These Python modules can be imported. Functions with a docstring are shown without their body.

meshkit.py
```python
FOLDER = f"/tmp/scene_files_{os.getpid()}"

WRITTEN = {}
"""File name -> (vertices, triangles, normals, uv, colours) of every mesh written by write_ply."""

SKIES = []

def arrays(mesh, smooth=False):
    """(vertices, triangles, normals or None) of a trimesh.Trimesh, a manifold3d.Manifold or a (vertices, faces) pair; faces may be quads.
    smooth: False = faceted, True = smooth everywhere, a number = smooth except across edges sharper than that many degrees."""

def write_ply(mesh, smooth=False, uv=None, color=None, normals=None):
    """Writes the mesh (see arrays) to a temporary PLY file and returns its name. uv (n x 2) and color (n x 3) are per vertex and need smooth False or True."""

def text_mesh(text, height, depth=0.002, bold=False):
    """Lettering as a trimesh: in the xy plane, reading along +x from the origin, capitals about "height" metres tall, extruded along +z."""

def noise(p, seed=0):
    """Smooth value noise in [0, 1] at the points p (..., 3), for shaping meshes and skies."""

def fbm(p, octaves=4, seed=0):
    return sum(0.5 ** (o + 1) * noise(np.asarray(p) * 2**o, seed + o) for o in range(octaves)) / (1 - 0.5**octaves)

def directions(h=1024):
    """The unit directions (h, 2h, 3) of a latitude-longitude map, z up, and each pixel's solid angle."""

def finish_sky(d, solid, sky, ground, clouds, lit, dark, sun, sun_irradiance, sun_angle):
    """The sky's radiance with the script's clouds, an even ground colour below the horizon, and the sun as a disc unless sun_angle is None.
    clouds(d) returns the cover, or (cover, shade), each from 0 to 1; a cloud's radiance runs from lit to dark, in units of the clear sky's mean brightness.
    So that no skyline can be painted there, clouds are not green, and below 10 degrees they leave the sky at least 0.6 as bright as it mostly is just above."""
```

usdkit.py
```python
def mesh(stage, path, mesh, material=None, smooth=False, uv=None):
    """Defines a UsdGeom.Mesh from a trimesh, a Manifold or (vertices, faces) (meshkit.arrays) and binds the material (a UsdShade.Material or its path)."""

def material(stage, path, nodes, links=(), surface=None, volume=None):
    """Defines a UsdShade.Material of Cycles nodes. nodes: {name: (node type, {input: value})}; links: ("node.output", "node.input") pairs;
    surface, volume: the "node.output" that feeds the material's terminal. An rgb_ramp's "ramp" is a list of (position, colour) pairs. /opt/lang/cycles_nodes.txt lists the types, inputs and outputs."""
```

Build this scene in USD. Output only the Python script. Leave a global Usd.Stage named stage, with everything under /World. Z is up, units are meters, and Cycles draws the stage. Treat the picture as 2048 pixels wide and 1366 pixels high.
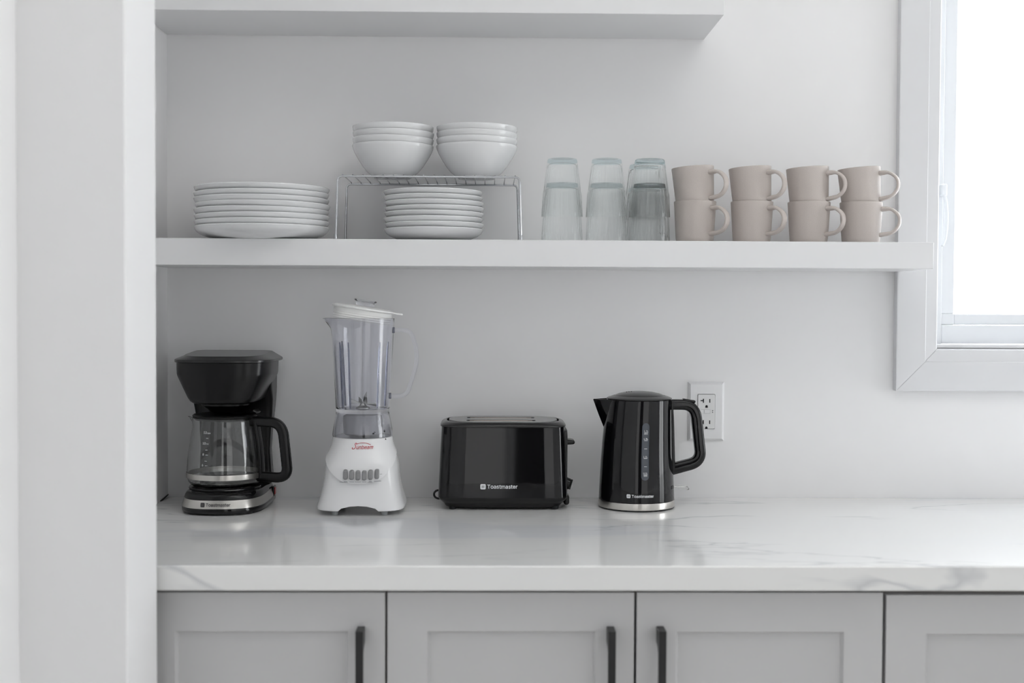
import math, random
import numpy as np
import trimesh
import manifold3d as m3
from shapely.geometry import Polygon, Point, box as sbox
from pxr import Usd, UsdGeom, UsdLux, UsdShade, Gf, Sdf
import usdkit, meshkit

stage = Usd.Stage.CreateInMemory()
UsdGeom.SetStageUpAxis(stage, 'Z')
UsdGeom.SetStageMetersPerUnit(stage, 1.0)
UsdGeom.Xform.Define(stage, '/World')
UsdGeom.Scope.Define(stage, '/World/Looks')
random.seed(7)

# ------------------------------------------------------------------ camera, sky, lights, exposure
EXPOSURE = 0.68
FPX = 2526.84
cam = UsdGeom.Camera.Define(stage, '/World/camera')
cam.CreateHorizontalApertureAttr(36.0)
cam.CreateVerticalApertureAttr(36.0 * 1366 / 2048)
cam.CreateFocalLengthAttr(36.0 * FPX / 2048)
cam.CreateFStopAttr(2.8)
cam.CreateFocusDistanceAttr(2.30)
cam.CreateExposureAttr(EXPOSURE)
cam.CreateClippingRangeAttr(Gf.Vec2f(0.05, 1000))
yaw, pitch, roll = 0.0189579, -0.0287616, 0.00483913
cy_, sy_, cp_, sp_, cr_, sr_ = math.cos(yaw), math.sin(yaw), math.cos(pitch), math.sin(pitch), math.cos(roll), math.sin(roll)
fw = np.array([sy_ * cp_, cy_ * cp_, sp_]); rt = np.array([cy_, -sy_, 0]); up = np.cross(rt, fw)
r_, u_ = cr_ * rt + sr_ * up, -sr_ * rt + cr_ * up
cam.AddTransformOp().Set(Gf.Matrix4d(*r_, 0, *u_, 0, *(-fw), 0, 0.0, -2.44776, 1.28355, 1))

SKY = (0.96, 0.985, 1.0)
dome = UsdLux.DomeLight.Define(stage, '/World/sky')
dome.CreateIntensityAttr(1.15)
dome.CreateColorAttr(Gf.Vec3f(*SKY))


def rect_light(name, loc, rot, w, h, color, intensity):
    l = UsdLux.RectLight.Define(stage, '/World/' + name)
    l.CreateWidthAttr(w); l.CreateHeightAttr(h)
    l.CreateColorAttr(Gf.Vec3f(*color)); l.CreateIntensityAttr(intensity)
    x = UsdGeom.Xformable(l.GetPrim())
    x.AddTranslateOp().Set(Gf.Vec3d(*loc)); x.AddRotateXYZOp().Set(Gf.Vec3f(*rot))
    return l


# daylight at the worktop window; fill added along the rear wall; unseen ceiling lamp
rect_light('window_daylight', (1.31, 0.20, 1.70), (-90, 0, 0), 0.90, 0.98, (0.90, 0.95, 1.0), 17.0)
rect_light('rear_window_daylight', (-0.25, -5.15, 1.30), (90, 0, 0), 0.70, 1.9, (1.0, 0.985, 0.96), 0.45)  # added fill that brightens the front faces; the rear wall has no window
rect_light('rear_window_daylight_001', (2.0, -5.15, 1.30), (90, 0, 0), 1.80, 1.9, (1.0, 0.985, 0.96), 0.45)  # second added fill, on the other side of the rear door
rect_light('ceiling_lamp', (0.5, -1.15, 2.56), (0, 0, 0), 1.4, 0.8, (1.0, 0.97, 0.93), 0.9)  # out of view, placed to light the worktop and the shelf fronts

# ------------------------------------------------------------------ materials
L = '/World/Looks/'


def pbr(name, color, rough=0.5, **kw):
    d = {'base_color': color, 'roughness': rough}; d.update(kw)
    return usdkit.material(stage, L + name, {'p': ('principled_bsdf', d)}, surface='p.BSDF')


def paint(name, color, rough, scale=260.0, strength=0.05):
    return usdkit.material(stage, L + name, {
        'g': ('geometry', {}), 'n': ('noise_texture', {'scale': scale, 'detail': 3.0}),
        'b': ('bump', {'strength': strength, 'distance': 0.001}),
        'p': ('principled_bsdf', {'base_color': color, 'roughness': rough})},
        [('g.position', 'n.vector'), ('n.fac', 'b.height'), ('b.normal', 'p.normal')], surface='p.BSDF')


M = {}
M['wall'] = paint('wall_paint', (0.887, 0.881, 0.886), 0.6)
M['wall_dark'] = paint('door_paint', (0.05, 0.04, 0.035), 0.5)
M['ceiling'] = pbr('ceiling_paint', (0.85, 0.85, 0.84), 0.8)
M['shelf'] = paint('shelf_paint', (0.80, 0.80, 0.81), 0.4, 180, 0.03)
M['trim'] = pbr('trim_paint', (0.75, 0.752, 0.768), 0.35)
M['vinyl'] = pbr('window_vinyl', (0.84, 0.86, 0.89), 0.3)
M['cabinet'] = paint('cabinet_paint', (0.585, 0.58, 0.585), 0.4, 220, 0.03)
M['carcass'] = pbr('carcass_board', (0.36, 0.33, 0.31), 0.6)
M['gap'] = pbr('dark_gap', (0.012, 0.013, 0.015), 0.8)
M['black_metal'] = pbr('black_metal', (0.006, 0.006, 0.007), 0.38)
M['ceramic'] = pbr('white_ceramic', (0.76, 0.765, 0.775), 0.14)
M['mug'] = usdkit.material(stage, L + 'taupe_glaze', {
    'tc': ('texture_coordinate', {}), 'n': ('noise_texture', {'scale': 900.0, 'detail': 2.0}),
    'r': ('rgb_ramp', {'ramp': [(0.3, (0.53, 0.475, 0.444)), (0.7, (0.565, 0.51, 0.478))]}),
    'p': ('principled_bsdf', {'roughness': 0.52})},
    [('tc.object', 'n.vector'), ('n.fac', 'r.fac'), ('r.color', 'p.base_color')], surface='p.BSDF')
M['gloss'] = pbr('black_gloss_plastic', (0.003, 0.003, 0.004), 0.04, ior=1.45)
M['satin'] = pbr('black_satin_plastic', (0.004, 0.004, 0.0045), 0.24, specular_ior_level=0.34)
M['matte'] = pbr('black_matte_plastic', (0.012, 0.012, 0.013), 0.45, specular_ior_level=0.4)
M['gray_top'] = pbr('grey_satin_top', (0.30, 0.30, 0.30), 0.35)
M['sheen'] = pbr('black_sheen_plastic', (0.014, 0.014, 0.0145), 0.2)
M['steel'] = pbr('brushed_steel', (0.62, 0.60, 0.57), 0.25, metallic=1.0)
M['chrome'] = pbr('chrome', (0.50, 0.51, 0.53), 0.18, metallic=1.0)
M['blade'] = pbr('blade_steel', (0.45, 0.45, 0.44), 0.3, metallic=1.0)
M['tan_metal'] = pbr('toaster_guides', (0.36, 0.30, 0.26), 0.4, metallic=0.6)
M['white_plastic'] = pbr('white_plastic', (0.84, 0.84, 0.85), 0.16)
M['lid_plastic'] = pbr('lid_plastic', (0.85, 0.85, 0.84), 0.35, subsurface_weight=0.0)
M['outlet'] = pbr('outlet_plastic', (0.83, 0.83, 0.84), 0.25)
M['outlet_face'] = pbr('outlet_face', (0.80, 0.80, 0.80), 0.3)
M['gray_button'] = pbr('grey_button', (0.26, 0.26, 0.265), 0.4)
M['gray_rubber'] = pbr('grey_rubber', (0.36, 0.37, 0.38), 0.5)
M['haze'] = pbr('grey_nut', (0.42, 0.42, 0.44), 0.35)
M['white_ink'] = pbr('white_print', (0.75, 0.76, 0.78), 0.4)
M['dark_ink'] = pbr('dark_print', (0.03, 0.03, 0.035), 0.5)
M['gray_ink'] = pbr('grey_print', (0.30, 0.30, 0.32), 0.5)
M['red_ink'] = pbr('red_print', (0.55, 0.03, 0.05), 0.4)
M['red_lamp'] = pbr('red_switch', (0.35, 0.006, 0.01), 0.12)
M['gauge'] = pbr('smoked_gauge', (0.042, 0.052, 0.068), 0.12)
M['floor'] = pbr('floor_wood', (0.80, 0.78, 0.75), 0.4)
M['glass'] = pbr('clear_glass', (0.985, 0.993, 0.992), 0.0, transmission_weight=1.0, ior=1.5)
# tumblers: thin pressed glass, mostly seen straight through, with clear reflections
def tumbler_glass(name, through):
    """thin pressed glass: entering refracts a little, leaving passes mostly straight on; reflections grow towards the edges"""
    return usdkit.material(stage, L + name, {
        't': ('transparent_bsdf', {'color': (0.992, 0.998, 0.9975)}), 'gl': ('refraction_bsdf', {'color': (0.992, 0.998, 0.9975), 'roughness': 0.0, 'IOR': 1.10}),
        'ge': ('geometry', {}), 'mb': ('math', {'math_type': 'multiply_add', 'value2': -through, 'value3': 1.0}), 'm1': ('mix_closure', {}),
        'g': ('glossy_bsdf', {'color': (1, 1, 1), 'roughness': 0.03}), 'lw': ('layer_weight', {'blend': 0.5}),
        'pw': ('math', {'math_type': 'power', 'value2': 3.0}), 'ma': ('math', {'math_type': 'multiply_add', 'value2': 0.22, 'value3': 0.035}), 'm': ('mix_closure', {})},
        [('t.BSDF', 'm1.closure1'), ('gl.BSDF', 'm1.closure2'), ('ge.backfacing', 'mb.value1'), ('mb.value', 'm1.fac'), ('lw.facing', 'pw.value1'), ('pw.value', 'ma.value1'),
         ('ma.value', 'm.fac'), ('m1.closure', 'm.closure1'), ('g.BSDF', 'm.closure2')], surface='m.closure')


M['tumbler'] = tumbler_glass('tumbler_glass', 0.85)
M['tumbler_rear'] = tumbler_glass('tumbler_glass_rear', 0.5)
M['plastic_clear'] = pbr('clear_plastic', (0.945, 0.95, 0.985), 0.02, transmission_weight=1.0, ior=1.46)
M['rib'] = pbr('tinted_plastic_edge', (0.42, 0.44, 0.56), 0.06, transmission_weight=0.85, ior=1.46)  # dark tint stands in for refraction along the clear jug ribs
M['glass_base'] = usdkit.material(stage, L + 'thick_glass', {'t': ('transparent_bsdf', {'color': (0.88, 0.93, 0.94)})}, surface='t.BSDF')
M['screw'] = pbr('screw_paint', (0.62, 0.62, 0.63), 0.3)
M['frost'] = pbr('clear_switch', (0.93, 0.93, 0.92), 0.08, transmission_weight=1.0, ior=1.45)
M['pane'] = usdkit.material(stage, L + 'window_glass', {
    't': ('transparent_bsdf', {'color': (0.97, 0.98, 0.98)}), 'g': ('glossy_bsdf', {'color': (1, 1, 1), 'roughness': 0.0}),
    'f': ('fresnel', {'IOR': 1.45}), 'm': ('mix_closure', {})},
    [('f.fac', 'm.fac'), ('t.BSDF', 'm.closure1'), ('g.BSDF', 'm.closure2')], surface='m.closure')
# white quartz: soft grey clouds and thin veins running from the back left to the front right
M['quartz'] = usdkit.material(stage, L + 'quartz', {
    'g': ('geometry', {}),
    'mp': ('mapping', {'rotation': (0, 0, 0.70), 'scale': (0.9, 3.6, 1.5), 'location': (0.35, 0.2, 0)}),
    'n1': ('noise_texture', {'scale': 1.5, 'detail': 5.0, 'roughness': 0.52, 'distortion': 0.5}),
    's1': ('math', {'math_type': 'subtract', 'value2': 0.5}), 'a1': ('math', {'math_type': 'absolute'}),
    'r1': ('rgb_ramp', {'ramp': [(0.0, (0.68, 0.69, 0.71)), (0.004, (0.80, 0.81, 0.83)), (0.012, (1, 1, 1)), (1.0, (1, 1, 1))]}),
    'mp2': ('mapping', {'rotation': (0, 0, 0.62), 'scale': (1.0, 4.4, 2.0), 'location': (3.1, 1.7, 0)}),
    'n2': ('noise_texture', {'scale': 1.2, 'detail': 3.0, 'roughness': 0.5, 'distortion': 0.4}),
    'r2': ('rgb_ramp', {'ramp': [(0.40, (0.86, 0.858, 0.85)), (0.57, (0.85, 0.85, 0.848)), (0.62, (0.78, 0.79, 0.815)), (0.75, (0.80, 0.81, 0.83))]}),
    'n3': ('noise_texture', {'scale': 2.6, 'detail': 2.0}),
    'r3': ('rgb_ramp', {'ramp': [(0.46, (0, 0, 0)), (0.58, (0.8, 0.8, 0.8))]}),
    'mx': ('mix_color', {'blend_type': 'multiply'}),
    'p': ('principled_bsdf', {'roughness': 0.11, 'ior': 1.5})},
    [('g.position', 'mp.vector'), ('mp.vector', 'n1.vector'), ('n1.fac', 's1.value1'), ('s1.value', 'a1.value1'), ('a1.value', 'r1.fac'),
     ('g.position', 'mp2.vector'), ('mp2.vector', 'n2.vector'), ('n2.fac', 'r2.fac'), ('g.position', 'n3.vector'), ('n3.fac', 'r3.fac'),
     ('r3.color', 'mx.fac'), ('r2.color', 'mx.a'), ('r1.color', 'mx.b'), ('mx.result', 'p.base_color')], surface='p.BSDF')

# ------------------------------------------------------------------ scene helpers
used = {}


def numbered(parent, name):
    k = used.get((parent, name), 0); used[(parent, name)] = k + 1
    return name if k == 0 else f'{name}_{k:03d}'


def tag(prim, label=None, cat=None, group=None, kind=None):
    for k, v in (('label', label), ('category', cat), ('group', group), ('kind', kind)):
        if v:
            prim.SetCustomDataByKey(k, v)
    return prim


def obj(name, mesh, mat, parent='/World', smooth=35, label=None):
    parent = parent if isinstance(parent, str) else str(parent.GetPath())
    path = parent + '/' + numbered(parent, name)
    m = usdkit.mesh(stage, path, mesh, M[mat], smooth=smooth)
    if label:
        tag(m.GetPrim(), label)
    return m.GetPrim()


def thing(name, label, cat, loc=(0, 0, 0), rot=(0, 0, 0), group=None):
    x = UsdGeom.Xform.Define(stage, '/World/' + numbered('/World', name))
    x.AddTranslateOp().Set(Gf.Vec3d(*loc)); x.AddRotateXYZOp().Set(Gf.Vec3f(*rot))
    return tag(x.GetPrim(), label, cat, group)


def dup(root, loc, rot, label, group=None):
    d = root.GetCustomData()
    base = root.GetName().rstrip('0123456789').rstrip('_') if root.GetName()[-1].isdigit() else root.GetName()
    x = UsdGeom.Xform.Define(stage, '/World/' + numbered('/World', base))
    p = x.GetPrim()
    p.GetReferences().AddInternalReference(root.GetPath())
    p.GetAttribute('xformOp:translate').Set(Gf.Vec3d(*loc))
    p.GetAttribute('xformOp:rotateXYZ').Set(Gf.Vec3f(*rot))
    p.SetInstanceable(True)
    return tag(p, label, d['category'], group or d.get('group'))


def struct(name, mesh, mat, parent='/World', smooth=False, label=None):
    p = obj(name, mesh, mat, parent, smooth, label)
    if parent == '/World':
        p.SetCustomDataByKey('kind', 'structure')
    return p


# ------------------------------------------------------------------ mesh helpers
def tri(v, f):
    return trimesh.Trimesh(np.asarray(v, float), np.asarray(f, int), process=False)


def cat(*ms):
    return trimesh.util.concatenate(list(ms))


def bx(x0, x1, y0, y1, z0, z1):
    m = trimesh.creation.box([x1 - x0, y1 - y0, z1 - z0]); m.apply_translation([(x0 + x1) / 2, (y0 + y1) / 2, (z0 + z1) / 2]); return m


def hull(pts):
    m = m3.Manifold.hull_points(np.asarray(pts, np.float64)).to_mesh()
    return tri(m.vert_properties[:, :3], m.tri_verts)


def rbox(x0, x1, y0, y1, z0, z1, r=0.002):
    s = trimesh.creation.icosphere(2, r).vertices
    pts = [s + [x, y, z] for x in (x0 + r, x1 - r) for y in (y0 + r, y1 - r) for z in (z0 + r, z1 - r)]
    return hull(np.vstack(pts))


def cbox(x0, x1, y0, y1, z0, z1, c=0.0015):
    """box with chamfered edges"""
    pts = []
    for x, sx in ((x0, 1), (x1, -1)):
        for y, sy in ((y0, 1), (y1, -1)):
            for z, sz in ((z0, 1), (z1, -1)):
                pts += [[x + sx * c, y + sy * c, z], [x + sx * c, y, z + sz * c], [x, y + sy * c, z + sz * c]]
    return hull(pts)


def loft(rings, caps=True):
    rings = [np.asarray(r, float) for r in rings]; n = len(rings[0])
    v = np.vstack(rings); f = []
    for k in range(len(rings) - 1):
        i = np.arange(n); j = (i + 1) % n
        a, b = k * n, (k + 1) * n
        f += [np.stack([a + i, a + j, b + j], 1), np.stack([a + i, b + j, b + i], 1)]
    if caps:
        for k, flip in ((0, True), (len(rings) - 1, False)):
            c = len(v); v = np.vstack([v, rings[k].mean(0)])
            i = np.arange(n); j = (i + 1) % n
            t = np.stack([k * n + i, k * n + j, np.full(n, c)], 1)
            f.append(t[:, ::-1] if flip else t)
    return tri(v, np.vstack(f))


def lathe(prof, n=64, warp=None):
    """prof: (r, z) pairs from the outside bottom upwards; solid closed at the axis, or a closed loop of pairs"""
    a = np.arange(n) * 2 * np.pi / n
    rings = []
    for r, z in prof:
        r = max(r, 1e-5)
        v = np.stack([r * np.cos(a), r * np.sin(a), np.full(n, z)], 1)
        rings.append(warp(v, a, r, z) if warp else v)
    closed = abs(prof[0][0] - prof[-1][0]) + abs(prof[0][1] - prof[-1][1]) < 1e-9
    return loft(rings, caps=False) if closed or prof[0][0] < 1e-4 else loft(rings, caps=True)


def supe(w, d, n, z, N=96, cx=0.0, cy=0.0):
    a = np.arange(N) * 2 * np.pi / N
    c, s = np.cos(a), np.sin(a)
    return np.stack([cx + w * np.sign(c) * np.abs(c) ** (2 / n), cy + d * np.sign(s) * np.abs(s) ** (2 / n), np.full(N, z)], 1)


def fillet(pts, r, n=6):
    pts = [np.asarray(p, float) for p in pts]; out = [pts[0]]
    rs = r if isinstance(r, (list, tuple)) else [r] * (len(pts) - 2)
    for k in range(1, len(pts) - 1):
        p0, p, p1 = pts[k - 1], pts[k], pts[k + 1]
        d0, d1 = p0 - p, p1 - p; l0, l1 = np.linalg.norm(d0), np.linalg.norm(d1)
        c = min(rs[k - 1], 0.49 * l0, 0.49 * l1)
        A, B = p + d0 / l0 * c, p + d1 / l1 * c
        for t in np.linspace(0, 1, n + 1):
            out.append((1 - t) ** 2 * A + 2 * t * (1 - t) * p + t * t * B)
    out.append(pts[-1])
    return np.array(out)


def sweep(path, a, b=None, binormal=None, sides=12, n=2.0, closed=False):
    """section with half size a across the path in its plane and b along the binormal; superellipse exponent n"""
    p = np.asarray(path, float); b = a if b is None else b
    t = np.gradient(p, axis=0)
    if closed:
        t = np.roll(p, -1, 0) - np.roll(p, 1, 0)
    t /= np.linalg.norm(t, axis=1, keepdims=True) + 1e-12
    if binormal is None:
        ref = np.array([0, 0, 1.0]) if abs(t[:, 2]).mean() < 0.8 else np.array([0, 1.0, 0])
        bn = np.cross(t, ref); bn /= np.linalg.norm(bn, axis=1, keepdims=True) + 1e-12
    else:
        bn = np.broadcast_to(np.asarray(binormal, float) / np.linalg.norm(binormal), p.shape)
    nm = np.cross(bn, t)
    A = np.broadcast_to(a, (len(p),))[:, None, None]; B = np.broadcast_to(b, (len(p),))[:, None, None]
    th = np.arange(sides) * 2 * np.pi / sides
    c = np.sign(np.cos(th)) * np.abs(np.cos(th)) ** (2 / n); s = np.sign(np.sin(th)) * np.abs(np.sin(th)) ** (2 / n)
    rings = p[:, None] + A * c[None, :, None] * nm[:, None] + B * s[None, :, None] * bn[:, None]
    rings = list(rings)
    if closed:
        rings.append(rings[0]); m = loft(rings, caps=False)
    else:
        m = loft(rings)
    m.fix_normals()
    return m


def extr(poly, h, axis='z'):
    m = trimesh.creation.extrude_polygon(poly, h, engine='earcut')
    if axis == 'y':       # polygon in x-z, extruded towards +y
        m.vertices = m.vertices[:, [0, 2, 1]]; m.invert()
    if axis == 'x':       # polygon in y-z, extruded towards +x
        m.vertices = m.vertices[:, [2, 0, 1]]
    return m


def rrect(w, h, r, cx=0, cy=0):
    return sbox(cx - w / 2 + r, cy - h / 2 + r, cx + w / 2 - r, cy + h / 2 - r).buffer(r, quad_segs=6)


def man(m):
    m = trimesh.Trimesh(m.vertices, m.faces, process=True); m.merge_vertices()
    return m3.Manifold(m3.Mesh(np.asarray(m.vertices, np.float32), np.asarray(m.faces, np.uint32)))


def unman(x):
    g = x.to_mesh(); return tri(g.vert_properties[:, :3], g.tri_verts)


def text(s, height, bold=False, depth=0.0004, center=True, shear=0.0):
    m = meshkit.text_mesh(s, height, depth, bold)
    if center:
        b = m.bounds; m.apply_translation([-(b[0][0] + b[1][0]) / 2, 0, 0])
    m.vertices[:, 0] += shear * m.vertices[:, 1]
    return m


def onto(m, f):
    """bends a flat print (x right, y up, z out) onto a surface: f(x, y) gives the surface point, f's last value the outward normal"""
    v = m.vertices; P, N = f(v[:, 0], v[:, 1])
    return tri(P + N * v[:, 2:3], m.faces)


def flat_front(x0, y0, z0, lean=0.0):
    def f(x, y):
        P = np.stack([x0 + x, y0 + lean * y, z0 + y], 1)
        return P, np.broadcast_to(np.array([0, -1.0, lean]), P.shape)
    return f


def rot2(m, ang, origin=(0, 0, 0), axis=(0, 0, 1)):
    m = m.copy(); m.apply_transform(trimesh.transformations.rotation_matrix(ang, axis, origin)); return m


def mv(m, x=0, y=0, z=0):
    m = m.copy(); m.apply_translation([x, y, z]); return m


# ================================================================== the room
XL, XR, YR, ZC = -0.618, 3.0, -5.2, 2.62          # left wall, right wall, rear wall, ceiling
WX0, WX1, WZ0, WZ1 = 0.872, 1.75, 1.205, 2.15      # opening of the window over the worktop
struct('floor', bx(XL - .2, XR + .2, YR - .2, .2, -.05, 0), 'floor')
struct('ceiling', bx(XL - .2, XR + .2, YR - .2, .2, ZC, ZC + .05), 'ceiling')
struct('wall_back', cat(bx(XL - .15, WX0, 0, .15, 0, ZC), bx(WX1, XR + .15, 0, .15, 0, ZC), bx(WX0, WX1, 0, .15, 0, WZ0), bx(WX0, WX1, 0, .15, WZ1, ZC)), 'wall')
wl = struct('wall_left', cat(bx(XL - .15, XL, -.75, 0, 0, ZC), bx(XL - .15, XL + .012, YR, -.75, 0, ZC)), 'wall')
struct('wall_front_left', cbox(XL, -0.4667, -0.809, -0.662, 0, ZC, 0.002), 'wall', smooth=False)
SY0, SY1, SZ0, SZ1 = -1.25, -0.30, 0.30, 1.85         # unseen window in the right wall
struct('wall_right', cat(bx(XR, XR + .15, YR, SY0, 0, ZC), bx(XR, XR + .15, SY1, 0, 0, ZC), bx(XR, XR + .15, SY0, SY1, 0, SZ0), bx(XR, XR + .15, SY0, SY1, SZ1, ZC)), 'wall')
struct('wall_rear', cat(bx(XL - .15, 0.15, YR - .15, YR, 0, ZC), bx(1.05, XR + .15, YR - .15, YR, 0, ZC), bx(0.15, 1.05, YR - .15, YR, 2.05, ZC)), 'wall')
d1 = struct('door_1', cbox(0.155, 1.045, YR - .12, YR - .07, 0.005, 2.045), 'wall_dark')  # unseen dark door, placed for the dark area mirrored in the toaster
# dark sliver where the joint of the worktop and the left wall has opened
js = []
path = np.array([[XL + .0008, -.002, .9145], [XL + .001, -.02, .9128], [XL + .0012, -.045, .9112], [XL + .0009, -.06, .9108]])
obj('joint_gap', sweep(path, np.array([.0006, .0016, .0017, .0007]), .0012, binormal=(1, 0, 0), sides=8), 'gap', wl)

# ---- window over the worktop: mitred casing, vinyl frame, sash, pane and the latch of the sash
w1 = UsdGeom.Xform.Define(stage, '/World/' + numbered('/World', 'window_1')).GetPrim(); tag(w1, kind='structure')


def casing(a, b, corner0, corner1, inward):
    """one mitred length of casing from outer corner a to b (x, z); inward is the direction to the opening"""
    a, b, inward = np.array(a, float), np.array(b, float), np.array(inward, float)
    t = (b - a) / np.linalg.norm(b - a)
    sec = [(0, 0), (0, -.018), (.002, -.0185), (.0555, -.0185), (.0570, -.0178), (.0572, -.0155), (.0790, -.0125), (.0815, -.010), (.0815, 0)]
    r0 = [np.array([*(a + inward * s + t * s), y]) for s, y in sec]
    r1 = [np.array([*(b + inward * s - t * s), y]) for s, y in sec]
    rings = [np.array([[p[0], p[2], p[1]] for p in r]) for r in (r0, r1)]
    m = loft(rings); m.fix_normals(); return m


ox0, ox1, oz0, oz1 = WX0 - .0815, WX1 + .0815, WZ0 - .0835, WZ1 + .0835
g = .0003
for a, b, iw in (((ox0, oz0), (ox0, oz1), (1, 0)), ((ox0 + g, oz0 - g), (ox1 - g, oz0 - g), (0, 1)), ((ox1, oz0), (ox1, oz1), (-1, 0)), ((ox0 + g, oz1 + g), (ox1 - g, oz1 + g), (0, -1))):
    obj('casing', casing(a, b, 0, 0, iw), 'trim', w1, smooth=False)
obj('stool_lip', cbox(WX0 + .0005, WX1 - .0005, -.006, .04, WZ0 - .0005, WZ0 + .006, .001), 'trim', w1, smooth=False)
fx0, fx1, fz0, fz1 = .9005, WX1 - .0285, 1.2485, WZ1 - .03
obj('frame', cat(cbox(WX0, fx0, .045, .12, WZ0, WZ1), cbox(fx1, WX1, .045, .12, WZ0, WZ1), cbox(fx0, fx1, .045, .12, WZ0 + .0061, fz0), cbox(fx0, fx1, .045, .12, fz1, WZ1)), 'vinyl', w1, smooth=False)
sw, sh = .0268, .022
sash = obj('sash', cat(cbox(fx0 + .0005, fx0 + sw, .052, .085, fz0 + sh, fz1 - sh), cbox(fx1 - sw, fx1 - .0005, .052, .085, fz0 + sh, fz1 - sh),
                       cbox(fx0 + sw, fx1 - sw, .052, .085, fz0 + .0005, fz0 + sh), cbox(fx0 + sw, fx1 - sw, .052, .085, fz1 - sh, fz1 - .0005)), 'vinyl', w1, smooth=False)
for x0, x1 in ((fx0 + .0005, fx0 + sw), (fx1 - sw, fx1 - .0005)):
    for z0, z1 in ((fz0 + .0005, fz0 + sh), (fz1 - sh, fz1 - .0005)):
        obj('corner_key', cbox(x0 - .0002, x1 + .0002, .0512, .0845, z0 - .0002, z1 + .0002, .001), 'vinyl', sash, smooth=False)
obj('pane', bx(fx0 + sw - .002, fx1 - sw + .002, .066, .070, fz0 + sh - .002, fz1 - sh + .002), 'pane', w1)
lx = .8955
lt = obj('latch', rbox(lx - .004, lx + .006, .024, .046, 1.502, 1.5265, .0038), 'vinyl', w1)
pth = np.array([[lx + .001, .030, 1.506], [lx + .003, .026, 1.488], [lx + .0042, .024, 1.465], [lx + .0038, .024, 1.44], [lx + .002, .026, 1.418], [lx - .001, .030, 1.404]])
obj('latch_lever', sweep(pth, np.array([.003, .0038, .004, .004, .0036, .0025]), .004, binormal=(0, 1, 0), sides=12), 'vinyl', lt)

# ---- unseen window in the right wall, placed to light the room from the right
w2 = UsdGeom.Xform.Define(stage, '/World/' + numbered('/World', 'window_2')).GetPrim(); tag(w2, kind='structure')
obj('frame', cat(cbox(XR + .04, XR + .1, SY0, SY0 + .05, SZ0, SZ1), cbox(XR + .04, XR + .1, SY1 - .05, SY1, SZ0, SZ1), cbox(XR + .04, XR + .1, SY0 + .05, SY1 - .05, SZ0, SZ0 + .05),
                 cbox(XR + .04, XR + .1, SY0 + .05, SY1 - .05, SZ1 - .05, SZ1), cbox(XR + .045, XR + .095, (SY0 + SY1) / 2 - .02, (SY0 + SY1) / 2 + .02, SZ0 + .05, SZ1 - .05)), 'vinyl', w2, smooth=False)

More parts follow.
